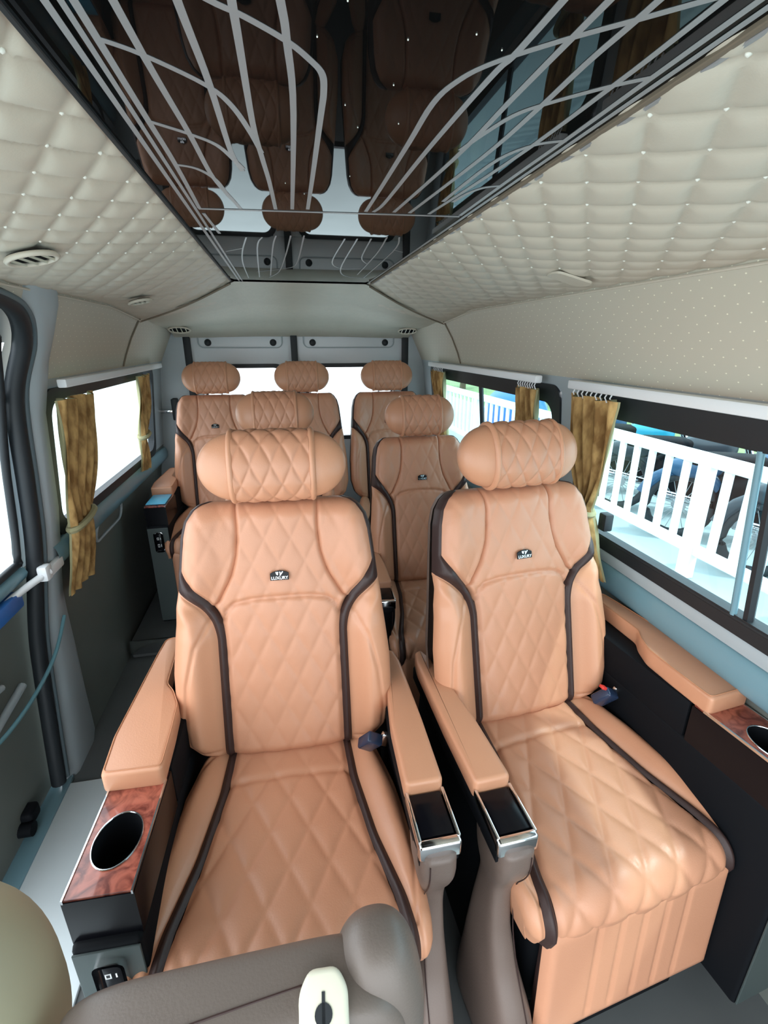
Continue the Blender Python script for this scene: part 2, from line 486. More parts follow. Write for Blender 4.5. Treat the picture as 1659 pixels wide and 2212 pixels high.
def build_legrest(root):
    X = np.linspace(-.232, .232, 90); Zc = np.linspace(.437, .125, 26)
    T, ZZ = np.meshgrid(X, Zc)
    e = np.minimum(np.minimum(.232 - np.abs(T), .437 - ZZ + .004), ZZ - .125)
    n = -edge_round(np.clip(e, 0, 1), .022)
    for gx in (-.115, -.058, 0, .058, .115): n -= .005 * np.exp(-((T - gx) / .005) ** 2) * (ZZ > .16)
    y = -.466 - n * 1.0 - .10 * (.437 - ZZ) * .35
    lr = grid('leg_rest', np.stack([T, y, ZZ], -1), TAN, root, flip=True)
    box('leg_rest_back', (0, -.435, .25), (.44, .03, .28), BRN, lr, .01)

def arch_outline(wd, h0, h1, n=12):
    p = [(-wd / 2, 0), (wd / 2, 0)]
    for i in range(n + 1):
        t = i / n; x = wd / 2 - wd * t; p.append((x, h0 + (h1 - h0) * (1 - (2 * x / wd) ** 2)))
    return p

def text_mesh(body, size, extr):
    c = bpy.data.curves.new('lettering', 'FONT'); c.body = body; c.size = size; c.extrude = extr; c.align_x = 'CENTER'
    o = bpy.data.objects.new('lettering', c); COL.objects.link(o)
    dg = bpy.context.evaluated_depsgraph_get()
    me = bpy.data.meshes.new_from_object(o.evaluated_get(dg))
    bpy.data.objects.remove(o); me.name = 'lettering'; me.materials.clear()
    return me
LET = text_mesh('LUXURY', .0105, .0008)

def build_emblem(root):
    e = prism('emblem', arch_outline(.044, .017, .0235), -.0015, .0015, BLK, root, .0006, 1)
    s0 = .70 * BL
    p = back_pt(np.array(0.), s0, .0165)
    R = Matrix(((1, 0, 0), (0, math.sin(TILT), -math.cos(TILT)), (0, math.cos(TILT), math.sin(TILT)))).to_4x4()
    e.matrix_local = Matrix.Translation(Vector(p)) @ R
    l = link('lettering', LET, CHR, e); l.location = (0, .0022, .0016)
    bm = bmesh.new()
    for a, b in (((-.008, .0205), (-.006, .0145)), ((-.0035, .0205), (-.005, .013)), ((.001, .0205), (.0025, .014)), ((.008, .021), (.001, .0115))):
        va, vb = Vector((a[0], a[1], 0)), Vector((b[0], b[1], 0)); d = (vb - va).normalized(); nn = Vector((-d.y, d.x, 0)) * .0011
        for z in (.0015,):
            q = [bm.verts.new(v + Vector((0, 0, zz))) for zz in (z, z + .0008) for v in (va + nn, va - nn, vb - nn, vb + nn)]
            for f in ((0, 1, 2, 3), (7, 6, 5, 4), (0, 4, 5, 1), (1, 5, 6, 2), (2, 6, 7, 3), (3, 7, 4, 0)): bm.faces.new([q[i] for i in f])
    bm_obj('crest', bm, CHR, e, False)

def loft_sections(name, secs, m, parent, n=28):
    """secs: (cx, cy, z, wx, wy) rounded-rectangle rings from top to bottom"""
    rings = []
    for cx, cy, z, wx, wy in secs:
        a = np.linspace(0, 2 * pi, n, endpoint=False); c, sn = np.cos(a), np.sin(a)
        x = np.sign(c) * np.abs(c) ** .5 * wx / 2 + cx; y = np.sign(sn) * np.abs(sn) ** .5 * wy / 2 + cy
        rings.append(np.stack([x, y, np.full(n, z)], -1))
    t = np.array(rings)
    c0 = t[:1].mean(1, keepdims=True).repeat(n, 1); c1 = t[-1:].mean(1, keepdims=True).repeat(n, 1)
    t = np.concatenate([c0, t, c1], 0)
    return grid(name, t, m, parent, wrap_v=True)

def build_inner_arm(root, sd, col_mat):
    """arm towards the gangway; sd = side (+1 right)"""
    X = lambda v: sd * v
    def poly(pts): 
        p = [(X(x), y) for x, y in pts]
        return p if sd > 0 else p[::-1]
    arm = prism('armrest', poly([(.242, -.395), (.318, -.395), (.322, -.10), (.318, .14), (.285, .17), (.27, .12), (.245, -.12)]), .585, .63, BLKM, root, .006, 2)
    prism('armrest_pad', smooth_poly(poly([(.240, -.292), (.319, -.292), (.322, -.12), (.320, .10), (.312, .15), (.292, .158), (.278, .12), (.262, .0), (.247, -.12)])), .622, .672, TAN2, arm, .009, 3)
    box('touch_panel', (X(.279), -.340, .640), (.064, .09, .012), BLK, arm, .002)
    bm = bmesh.new()
    for xx in (.2425, .3165): box_bm(bm, Vector((X(xx), -.343, .640)), (.007, .105, .022), .002, 2)
    box_bm(bm, Vector((X(.2795), -.397, .630)), (.081, .018, .038), .006, 3)
    bm_obj('chrome_trim', bm, CHR, arm, True, .6)
    arm.location.y = .015
    # leather column
    secs = [(X(.28), -.352, .622, .074, .125), (X(.28), -.355, .57, .076, .122), (X(.28), -.352, .53, .070, .10), (X(.281), -.345, .49, .05, .07), (X(.282), -.34, .44, .046, .075),
            (X(.282), -.34, .36, .052, .10), (X(.280), -.35, .28, .066, .14), (X(.276), -.37, .20, .084, .20), (X(.275), -.38, .10, .09, .25), (X(.275), -.385, .03, .09, .27)]
    zz = [s_[2] for s_ in secs][::-1]; dense = np.linspace(.622, .03, 40)
    secs2 = [tuple(float(sminterp(np.array([d]), zz, [s_[i] for s_ in secs][::-1])[0]) if i != 2 else float(d) for i in range(5)) for d in dense]
    lc = loft_sections('armrest_column', secs2, col_mat, root)
    tube('column_seam', [(X(.28) - X(1) * .02 * 1, s_[1] - s_[4] / 2 - .0005, s_[2]) for s_ in secs2[1:-1]], .0013, BRN, lc, 5)
    # black panel closing the side
    prism('side_panel', [(-.30, .04), (.20, .04), (.24, .20), (.17, .58), (.10, .60), (-.28, .60), (-.30, .45)] , X(.270) - .012, X(.270) + .014, BLKM, root, .006, 2, axis='x')

def smooth_poly(p, k=4):
    V = [Vector((x, y, 0)) for x, y in p]; n = len(V); out = []
    for i in range(n):
        a, b, c = V[i - 1], V[i], V[(i + 1) % n]
        r = min(.012, (a - b).length * .4, (c - b).length * .4)
        s_ = b + (a - b).normalized() * r; e_ = b + (c - b).normalized() * r
        for j in range(k + 1):
            t = j / k; q = s_ * (1 - t) ** 2 + b * 2 * t * (1 - t) + e_ * t * t; out.append((q.x, q.y))
    return out

def build_console(root, sd, film=False, ox=0., oy=0., oz=0.):
    keep = set(bpy.data.objects)
    X = lambda v: sd * v
    def poly(pts):
        p = [(X(x), y) for x, y in pts]
        return p if sd > 0 else p[::-1]
    con = box('console', (X(.290), -.09, .30), (.112, .66, .53), BLKM, root, .010, 3)
    box('console_front', (X(.290), -.4215, .30), (.106, .004, .51), DGR, con, .001, 1)
    # wood top with a real hole for the cup
    cx, cy, rr, ry_ = X(.290), -.312, .040, .054
    x0, x1, y0, y1 = .238, .342, -.405, -.17
    nn = 40; out = []; inn = []
    for i in range(nn):
        a = 2 * pi * i / nn; c, s_ = math.cos(a), math.sin(a)
        inn.append((cx + rr * c, cy + ry_ * s_))
        tx = ((x1 - x0) / 2) / abs(c) if abs(c) > 1e-6 else 9
        ty = ((y1 if s_ > 0 else y0) - cy) / s_ if abs(s_) > 1e-6 else 9
        tt = min(tx, ty); out.append((cx + tt * c, cy + tt * s_))
    # exact corners
    for (qx, qy) in ((x0, y0), (x1, y0), (x0, y1), (x1, y1)):
        qx = X(qx); j = min(range(nn), key=lambda i: math.hypot(out[i][0] - qx, out[i][1] - qy)); out[j] = (qx, qy)
    vs = [(x, y, .662) for x, y in out] + [(x, y, .662) for x, y in inn] + [(x, y, .655) for x, y in out]
    fs = []
    for i in range(nn):
        j = (i + 1) % nn
        fs.append((i, j, nn + j, nn + i)); fs.append((2 * nn + j, 2 * nn + i, i, j))
    mesh('wood_trim', vs, fs, WOOD, con, False)
    # black collar around the well, then the block that carries the pad
    q = 1.06; o2 = [(cx + (x - cx) * q, cy + (y - cy) * 1.02) for x, y in out]
    vs = [(x, y, .657) for x, y in o2] + [(x, y, .657) for x, y in inn] + [(x, y, .56) for x, y in o2]; fs = []
    for i in range(nn):
        j = (i + 1) % nn; fs += [(i, j, nn + j, nn + i), (2 * nn + j, 2 * nn + i, i, j)]
    mesh('console_collar', vs, fs, BLK, con, False)
    box('pad_carrier', (X(.290), .04, .61), (.110, .40, .10), BLKM, con, .004)
    bm = bmesh.new()
    add_ring = [(1, .663), (.98, .6625), (.90, .570), (0.002, .570)]
    rings = [[bm.verts.new((cx + rr * r_ * math.cos(2 * pi * i / nn), cy + ry_ * r_ * math.sin(2 * pi * i / nn), z_)) for i in range(nn)] for r_, z_ in add_ring]
    for A, B in zip(rings[:-1], rings[1:]):
        for i in range(nn): bm.faces.new((A[i], A[(i + 1) % nn], B[(i + 1) % nn], B[i]))
    bm_obj('cup_well', bm, BLKM, con, True, .6)
    tube('cup_ring', [(cx + (rr) * math.cos(2 * pi * i / nn), cy + ry_ * math.sin(2 * pi * i / nn), .6635) for i in range(nn)], .0014, CHR, con, 6, True)
    bm = bmesh.new()
    for xx in (x0 - .0005, x1 + .0005): box_bm(bm, Vector((X(xx), -.30, .660)), (.003, .215, .008))
    bm_obj('chrome_trim', bm, CHR, con, False)
    pad = smooth_poly(poly([(.236, -.205), (.352, -.205), (.362, -.10), (.350, .20), (.345, .262), (.318, .272), (.303, .25), (.290, .06), (.268, .03), (.246, -.02), (.240, -.10)]))
    prism('armrest_pad', pad, .657, .705, TAN2, con, .008, 3)
    tube('pad_seam', [(X(.290) + (x - X(.290)) * .93, -.0 + (y) * .965, .7055) for x, y in pad][:], .0012, STITCH, con, 5, True)
    # socket plate
    up = box('socket_plate', (X(.288), -.4255, .485), (.050, .005, .105), CHR, con, .012, 3)
    box('socket_face', (X(.288), -.4275, .485), (.040, .005, .094), BLK, up, .010, 3)
    bm = bmesh.new()
    for zz, ww in ((.503, .010), (.467, .014)):
        for q in ((-.009, 0, .002, ww), (-.001, 0, .002, ww), (-.005, ww / 2, .010, .002), (-.005, -ww / 2, .010, .002), (.008, 0, .0025, ww)):
            box_bm(bm, Vector((X(.288) + q[0], -.4303, zz + q[1])), (q[2], .001, q[3]))
    bm_obj('socket_symbols', bm, WHT, up, False)
    if film:
        box('blue_film', (X(.290), -.300, .668), (.10, .17, .006), LBLU, con, .002)
    con.location = (con.location.x + sd * ox, con.location.y + oy, con.location.z + oz)
    return con

def build_buckle(root, sd, red=False):
    b = box('belt_buckle', (sd * .195, -.085, .585), (.040, .028, .060), NAVY, root, .006, 3, Matrix.Rotation(.5 * sd, 3, 'Y') @ Matrix.Rotation(.5, 3, 'X'))
    box('latch_tongue', (sd * .236, -.085, .585), (.036, .012, .036), CHR, b, .003, 2, Matrix.Rotation(.4 * sd, 3, 'Y'))
    tube('buckle_stalk', [(sd * .21, -.07, .57), (sd * .225, .0, .47), (sd * .23, .02, .40)], .009, BLKM, b)
    if red: box('release_button', (sd * .185, -.085, .618), (.018, .016, .008), REDP, b, .002, 2, Matrix.Rotation(.5 * sd, 3, 'Y'))

def make_seat(out, arms=(True, True), col_mat=None, film=False, red=False, buckle=0, cshift=(0, 0, 0)):
    """out: side of the wall console"""
    root = empty('captain_seat')
    build_backrest(root); build_headrest(root); build_cushion(root); build_legrest(root); build_emblem(root)
    box('seat_base', (0, -.16, .235), (.44, .50, .27), BLKM, root, .03, 3)
    box('floor_mount', (0, -.16, .055), (.38, .56, .09), BLKM, root, .01, 2)
    if arms[0]: build_console(root, out, film, *cshift)
    if arms[1]: build_inner_arm(root, -out, col_mat or TPE)
    if buckle: build_buckle(root, buckle, red)
    return root

def copy_tree(o, parent=None, skip=()):
    c = o.copy(); COL.objects.link(c); c.parent = parent
    for ch in list(o.children):
        if ch.name.split('.')[0] in skip: continue
        copy_tree(ch, c, skip)
    return c

# ---------------------------------------------------------------- van body
XC = .09
HZ = [-.05, 0, .4, .7, .90, 1.345, 1.40, 1.627, 1.76]
HW = [.95, .95, .93, .905, .862, .815, .800, .690, .685]
def hw(z): return float(np.interp(z, HZ, HW))
def wx(side, z, off=0.): return XC + side * (hw(z) - off)

def wall_patch(name, side, y0, y1, z0, z1, m, parent=None, off=0., ny=2, nz=12, th=0.):
    ys = np.linspace(y0, y1, ny); zs = np.linspace(z0, z1, nz)
    A = np.array([[(wx(side, z, off), y, z) for y in ys] for z in zs])
    o = grid(name, A, m, parent, flip=side < 0)
    return o

def zceil(x, y):
    d = abs(x - XC)
    tt = min(1, max(0, (y - 2.15))) if y > 2.4 else 0
    z = 1.727 - max(0, d - .262) * .235 * (1 - .9 * tt ** 1.5)
    g = float(np.interp(y, [-1, 2.05, 2.6, 3.0, 3.2], [0, 0, .05, .12, .185]))
    return z - g * (1 if True else 0)

# floor
fl = box('floor', (XC, 1.0, -.02), (1.92, 4.6, .04), FLR); tag(fl, None, None, kind='structure')
st = empty('trim_1'); tag(st, None, None, kind='structure')
box('raised_step', (XC, 2.80, .045), (1.86, 1.1, .09), FLR, st, .008)
box('step_edge', (XC, 2.247, .062), (1.86, .012, .075), CHR, st, .002)
# entrance sill on the left
sl = empty('trim_2'); tag(sl, None, None, kind='structure')
box('sill_plate', (-.72, .85, .006), (.26, 1.30, .012), SILL, sl, .004)
box('sill_tread', (-.875, .85, .009), (.06, 1.36, .02), LEDGE, sl, .004)
tube('door_track', [(-.925, -.1, .03), (-.925, 1.55, .03)], .009, CHR, sl)

# walls: patches joined under one structure empty per side
def wall(side, name, wins, y0, y1, lower):
    root = empty(name); tag(root, None, None, kind='structure')
    wall_patch('upper_panel', side, y0, y1, 1.395, 1.75, DOTV, root, ny=60, nz=24)
    wall_patch('header', side, y0, y1, 1.345, 1.395, GRY, root, ny=2, nz=3)
    prev = y0
    for a, b in wins:
        if a > prev: wall_patch('pillar', side, prev, a, .90, 1.345, GRY, root, ny=2, nz=8)
        prev = b
    if prev < y1: wall_patch('pillar', side, prev, y1, .90, 1.345, GRY, root, ny=2, nz=8)
    wall_patch('lower_panel', side, y0, y1, -.02, .905, lower, root, ny=2, nz=12)
    return root
WR = wall(1, 'wall_right', [(-.35, 1.40), (1.50, 3.02)], -.7, 3.22, GRYD)
WL = wall(-1, 'wall_left', [(1.66, 2.98)], 1.52, 3.22, GRYD)

wall_patch('upper_panel', -1, -.7, 1.55, 1.60, 1.75, DOTV, WL, ny=40, nz=10)
# window frames and panes
def rrect(y0, y1, z0, z1, r, k=7):
    out = []
    for cy, cz, a0 in ((y1 - r, z1 - r, 0), (y0 + r, z1 - r, 90), (y0 + r, z0 + r, 180), (y1 - r, z0 + r, 270)):
        for i in range(k + 1):
            a = math.radians(a0 + 90 * i / k); out.append((cy + r * math.cos(a), cz + r * math.sin(a)))
    return out

def ring_mesh(name, side, outer, inner, off_in, off_out, m, parent):
    """frame: inner & outer outlines, thickness across the wall"""
    n = len(outer); vs = []
    for off in (off_in, off_out):
        for pts in (outer, inner):
            for y, z in pts: vs.append((wx(side, z, off), y, z))
    fs = []
    A, B, C, D = 0, n, 2 * n, 3 * n
    for i in range(n):
        j = (i + 1) % n
        fs += [(A + i, A + j, B + j, B + i), (C + j, C + i, D + i, D + j), (B + i, B + j, D + j, D + i), (A + j, A + i, C + i, C + j)]
    return mesh(name, vs, fs, m, parent, False)

def pane(name, side, y0, y1, z0, z1, m, parent, off=-.012):
    zs = np.linspace(z0, z1, 6)
    A = np.array([[(wx(side, z, off), y, z) for y in (y0, y1)] for z in zs])
    return grid(name, A, m, parent)

def window(name, side, y0, y1, z0, z1, mulls, glass, top_blk=.0, inner=.028):
    root = empty(name); tag(root, None, None, kind='structure')
    ring_mesh('window_frame', side, rrect(y0 - .02, y1 + .02, z0 - .02, z1 + .02, .05), rrect(y0 + inner, y1 - inner, z0 + inner, z1 - inner - top_blk, .055), .008, -.025, RUB, root)
    edges = [y0 + .012] + mulls + [y1 - .012]
    for a, b in zip(edges[:-1], edges[1:]): pane('pane', side, a, b, z0 + .012, z1 - .012, glass, root)
    for mu in mulls:
        zz = [z0 + .01, (z0 + z1) / 2, z1 - .01]
        tube('mullion', [(wx(side, z, -.004), mu, z) for z in zz], .011, RUB, root, 6)
    return root
W1 = window('window_1', 1, -.35, 1.385, .905, 1.345, [.735], GLST, top_blk=.02)
tube('sliding_rail', [(wx(1, .925, .004), -.3, .925), (wx(1, .925, .004), 1.33, .925)], .006, RUB, W1)
tube('sash_edge', [(wx(1, z, .004), .765, z) for z in (.93, 1.1, 1.30)], .007, LEDGE, W1)
box('window_latch', (wx(1, .985, .012), 1.215, .985), (.03, .035, .055), RUB, W1, .006)
W2 = window('window_2', 1, 1.52, 3.0, .905, 1.345, [2.22], GLST2, top_blk=.015)
W3 = window('window_3', -1, 1.68, 2.97, .905, 1.345, [], GLS, inner=.02)

# ledge under right windows
lg = empty('trim_3'); tag(lg, None, None, kind='structure')
def sweep_profile(name, prof, y0, y1, m, parent, flip=False):
    A = np.array([[(x, y, z) for y in np.linspace(y0, y1, 6)] for x, z in prof])
    return grid(name, A, m, parent, flip=flip)
pr = [(wx(1, .885, -.0), .885), (wx(1, .885, .006), .878), (wx(1, .86, .004), .845)]
sweep_profile('ledge_lip', pr, -.7, 3.2, GRY, lg)
pr = [(wx(1, .845) - .004, .845)] + [(wx(1, .80) - .008 - .022 * math.sin(a), .80 + .045 * math.cos(a)) for a in np.linspace(0, pi * .9, 14)] + [(wx(1, .74), .745)]
sweep_profile('ledge_roll', pr, -.7, 3.2, LEDGE, lg)
lg2 = empty('trim_4'); tag(lg2, None, None, kind='structure')
pr = [(wx(-1, .885), .885)] + [(wx(-1, .84) + .012 + .02 * math.sin(a), .845 + .04 * math.cos(a)) for a in np.linspace(0, pi * .9, 12)] + [(wx(-1, .78), .79)]
sweep_profile('ledge_roll', pr, 1.60, 3.2, LEDGE, lg2, True)
tube('pocket_rim', [(wx(-1, z, .006), y, z) for y, z in rrect(2.02, 2.35, .72, .80, .035)], .006, GRY, lg2, 6, True)

# ---------------------------------------------------------------- ceiling
def ceiling_side(side, y0, y1, nm_parent):
    nx, ny = 88, 430
    d = np.linspace(.255, .700, nx); y = np.linspace(y0, y1, ny)
    D, Y = np.meshgrid(d, y)
    g = np.interp(Y, [-1, 2.05, 2.6, 3.0, 3.2], [0, 0, .05, .12, .185])
    Z = 1.733 - (D - .255) * .235 - .012 * np.sin(pi * (D - .255) / .435) - g
    fade = np.interp(D, [.255, .28, .60, .69], [0, 1, .8, .35]) * np.interp(Y, [0, 1.2, 2.4], [1, .8, .35])
    s = D - .255
    q = quilt(s, Y, .078, .112, .010, p=.5, oy=.03)
    Z = Z - (q + .009) * fade
    Pt = np.stack([XC + side * D, Y, Z], -1)
    o = grid('quilted_panel', Pt, CRH, nm_parent, flip=side > 0)
    # buttons where creases cross
    bm = bmesh.new()
    for i in range(-2, 14):
        for j in range(-80, 80):
            a, b = i, j
            x = (a + b) * .078 / 2; yy = (a - b) * .112 / 2 + .03
            if .02 < x < .42 and y0 + .02 < yy < y1 - .05:
                dd = x + .255
                gg = float(np.interp(yy, [-1, 2.05, 2.6, 3.0, 3.2], [0, 0, .05, .12, .185]))
                f_ = float(np.interp(dd, [.255, .28, .60, .69], [0, 1, .8, .35]) * np.interp(yy, [0, 1.2, 2.4], [1, .8, .35]))
                z = 1.733 - x * .235 - .012 * math.sin(pi * x / .435) - gg + .0001 * f_
                bmesh.ops.create_icosphere(bm, subdivisions=1, radius=.0032, matrix=Matrix.Translation((XC + side * dd, yy, z - .0005)))
    b = bm_obj('quilt_buttons', bm, PIN, nm_parent); b['kind'] = 'stuff'
CE = empty('ceiling'); tag(CE, None, None, kind='structure')
ceiling_side(-1, -.7, 2.42, CE); ceiling_side(1, -.7, 2.42, CE)
# rear roof lining, plain finely stitched vinyl, wide sheet
nx, ny = 60, 50
X, Y = np.meshgrid(np.linspace(-.71, .71, nx), np.linspace(2.10, 3.22, ny))
Y = Y + (np.clip((np.abs(X) - .27) / .42, 0, 1) ** 1.0) * .32 * (1 - (Y - 2.10) / 1.12)
D = np.abs(X)
g = np.interp(Y, [-1, 2.05, 2.6, 3.0, 3.22], [0, 0, .05, .12, .19])
tt = np.clip((Y - 2.15) / 1.0, 0, 1)
Z = 1.729 - np.maximum(D - .255, 0) * .235 * (1 - .9 * tt ** 1.5) - g - .012 * np.sin(pi * np.clip((D - .255) / .435, 0, 1)) * (1 - tt) - .004
dotsm = mat('cream vinyl fine quilt', (0.55, 0.53, 0.44, 1), .5, var=.06, vscale=25, bump=.8, bscale=60)
grid('rear_lining', np.stack([XC + X, Y, Z], -1), dotsm, CE, flip=True)
# flat roof above the mirror panel
grid('roof_skin', np.array([[(XC + x, y, 1.745) for x in (-.75, .75)] for y in (-.75, 3.3)]), CRH, CE)
# seam cord along the lining joint
sm = empty('trim_5'); tag(sm, None, None, kind='structure')
for sgn in (-1, 1):
    pts = []
    for t in np.linspace(0, 1, 16):
        d = .27 + .42 * t; yy = 2.10 + t * .32
        gg = float(np.interp(yy, [-1, 2.05, 2.6, 3.0, 3.22], [0, 0, .05, .12, .19]))
        pts.append((XC + sgn * d, yy, 1.729 - (d - .255) * .235 - gg - .012 * math.sin(pi * min(1, (d - .255) / .435)) - .007))
    for z in (1.60, 1.52, 1.45, 1.40): pts.append((wx(sgn, z, .004), 2.44 + .02 * math.sin(z * 20), z))
    tube('seam_cord', pts, .0035, SEAM, sm, 6)
    pts = [(wx(sgn, 1.627, .003) , y, float(1.622 - np.interp(y, [-1, 2.05, 2.6], [0, 0, .05]))) for y in np.linspace(-.6, 2.44, 30)]
    tube('ceiling_seam', pts, .003, CRH, sm, 6)

# ---------------------------------------------------------------- mirror ceiling panel with silver inlay
PNL = empty('ceiling_mirror_panel', (0, 0, 0)); tag(PNL, 'long black mirror glass ceiling panel inlaid with silver curved lines', 'ceiling panel')
Z0 = 1.724
gl = box('mirror_glass', (.0925, .98, Z0 + .004), (.535, 2.36, .008), PANEL, PNL)
LEFTL = [[(-0.127,0.30),(-0.126,0.526),(-0.125,0.663),(-0.124,0.801),(-0.128,1.024)],[(-0.105,0.30),(-0.097,0.529),(-0.088,0.690),(-0.082,0.842),(-0.064,0.966),(-0.057,1.015)],
 [(-0.062,0.30),(-0.056,0.451),(-0.050,0.570),(-0.047,0.739),(-0.038,0.808)],[(-0.024,.30),(-0.019,0.444),(-0.016,0.644),(-0.010,0.748),(-0.003,0.853),(0.004,1.006)],
 [(0.0,.33),(0.014,0.437),(0.019,0.486),(0.027,0.618),(0.033,1.000)],
 [(-.08,.41),(-0.035,0.447),(-0.012,0.461),(0.019,0.486),(0.038,0.509),(0.050,0.530),(0.054,0.563),(0.055,0.613),(0.058,0.809),(0.060,0.995)],
 [(-0.125,0.512),(-0.097,0.529),(-0.053,0.571),(-0.034,0.609),(-0.020,0.670),(-0.010,0.732)],[(-0.125,0.663),(-0.088,0.690),(-0.061,0.719),(-0.044,0.772),(-0.037,0.798)],
 [(-0.125,0.799),(-0.099,0.810),(-0.080,0.852),(-0.071,0.927),(-0.064,0.966)]]
RIGHTL = [[(0.164,0.990),(0.164,0.846),(0.163,0.667),(0.162,0.565),(0.172,0.517),(0.191,0.484),(0.230,0.444),(0.272,0.408),(0.31,0.375)],
 [(0.178,0.990),(0.186,0.931),(0.190,0.717),(0.194,0.591),(0.199,0.496),(0.204,0.459),(0.210,0.30)],
 [(0.240,0.30),(0.237,0.433),(0.235,0.536),(0.233,0.708),(0.215,0.985)],[(0.273,0.30),(0.271,0.409),(0.269,0.467),(0.270,0.559),(0.267,0.693),(0.244,0.985)],
 [(0.314,0.30),(0.316,0.440),(0.315,0.506),(0.313,0.597),(0.306,0.720),(0.281,0.985)],[(0.340,0.30),(0.340,0.480),(0.341,0.624),(0.340,0.753),(0.341,0.985)],
 [(0.340,0.478),(0.311,0.502),(0.273,0.543),(0.253,0.573),(0.240,0.624),(0.231,0.676)],[(0.339,0.625),(0.311,0.645),(0.290,0.697),(0.283,0.800),(.281,.9)],
 [(0.340,0.80),(0.318,0.815),(0.304,0.85),(.298,.90)]]
REARL = [[(-0.064,1.265),(-0.086,1.450),(-0.100,1.667),(-0.105,2.010)],[(-0.029,1.258),(-0.046,1.397),(-0.065,1.979)],[(0.002,1.234),(-0.008,1.389),(-0.025,1.927)],
 [(0.034,1.228),(0.024,1.501),(0.005,1.819),(-0.029,1.972)],[(0.063,1.222),(0.057,1.636),(0.025,1.742),(-0.067,1.834)],[(0.156,1.239),(0.160,1.585),(0.202,1.707),(0.261,1.695)],
 [(0.184,1.233),(0.199,1.707),(0.240,1.896),(0.319,1.925)],[(0.215,1.227),(0.233,1.486),(0.265,1.595)],[(0.247,1.203),(0.263,1.428),(0.273,1.846)],[(0.274,1.197),(0.298,1.373),(0.308,1.927)],
 [(-0.081,1.404),(-0.128,1.458)],[(0.293,1.351),(0.325,1.380)]]
for pts in LEFTL + RIGHTL: strip('inlay_line', pts, .0064, .0012, SIL, PNL, Z0 - .0012)
for pts in REARL: strip('inlay_line', pts, .0035, .0012, SIL, PNL, Z0 - .0012)
strip('inlay_line', [(-.130, 1.028), (.343, .992)], .008, .0012, SIL, PNL, Z0 - .0013)
strip('inlay_line', [(-.126, 1.06), (-.118, 1.235)], .006, .0012, SIL, PNL, Z0 - .0012)
for x, wd in ((-.146, .006), (-.135, .005), (.352, .006)):
    strip('border_line', [(x, -.15), (x, 1.0), (x, 2.14)], wd, .0012, SIL, PNL, Z0 - .0012)
for x, wd, m in ((-.1765, .006, RUB), (.3635, .007, SEAM), (.3715, .006, SIL)):
    box('edge_trim', (x, .98, Z0 + .0015), (wd, 2.36, .012), m, PNL, .001, 1)
bm = bmesh.new()
for x, y in ((.112, .465), (.162, .448), (.19, .464), (.116, .536), (.139, .616), (.06, .429), (.042, .475), (.077, .584), (.097, .634), (.083, .40), (.13, .39), (.05, .9), (.02, .85), (.11, .8)):
    bmesh.ops.create_icosphere(bm, subdivisions=1, radius=.0008, matrix=Matrix.Translation((x, y, Z0 - .0005)))
so_ = bm_obj('star_points', bm, PIN, PNL); so_['kind'] = 'stuff'

# ---------------------------------------------------------------- vents
def make_vent(x, y, rx, ry, label, tilt, dz=.022):
    z = zceil(x, y)
    v = empty('air_vent', (x, y, z - dz)); v.rotation_euler = tilt
    tag(v, label, 'air vent', 'round air vents in the roof lining')
    n = 28
    bm = bmesh.new()
    add_tube(bm, [(rx * math.cos(2 * pi * i / n), ry * math.sin(2 * pi * i / n), -.003) for i in range(n)], .005, 6, True)
    bm_obj('vent_rim', bm, CRH, v)
    bm = bmesh.new(); c = [bm.verts.new((rx * math.cos(2 * pi * i / n), ry * math.sin(2 * pi * i / n), -.001)) for i in range(n)]; bm.faces.new(c[::-1])
    c2 = [bm.verts.new((p.co.x, p.co.y, .003)) for p in c]; bm.faces.new(c2)
    for i in range(n): bm.faces.new((c[i], c[(i + 1) % n], c2[(i + 1) % n], c2[i]))
    bm_obj('vent_well', bm, BLKM, v)
    for i in range(-2, 2):
        xx = (i + .5) * rx * .42; L = ry * math.sqrt(max(0, 1 - (xx / rx) ** 2)) * 1.8
        box('slat', (xx, 0, -.005), (rx * .07, L, .004), CRM, v, 0, 1, Matrix.Rotation(.5, 3, 'Y'))
    return v
make_vent(-.43, 1.07, .040, .042, 'large round slotted vent in the left quilted ceiling nearest the camera', (0, -.23, 0))
make_vent(-.47, 1.93, .036, .040, 'flat slotted vent low in the left quilted ceiling near the brown seam', (0, -.23, 0))
make_vent(-.545, 2.97, .055, .032, 'small round slotted vent in the rear lining on the left', (-.45, 0, 0), .016)
make_vent(.735, 2.97, .055, .032, 'small round slotted vent in the rear lining on the right', (-.45, 0, 0), .016)
tab = prism('plastic_patch', smooth_poly([(-.045, -.03), (.045, -.03), (.05, 0), (.045, .03), (-.045, .03), (-.05, 0)]), -.003, .002, CRH)
tab.location = (.66, 1.12, zceil(.66, 1.12) - .016); tab.rotation_euler = (0, .23, 0)
tag(tab, 'small cream blanking patch on the right quilted ceiling edge', 'cover')

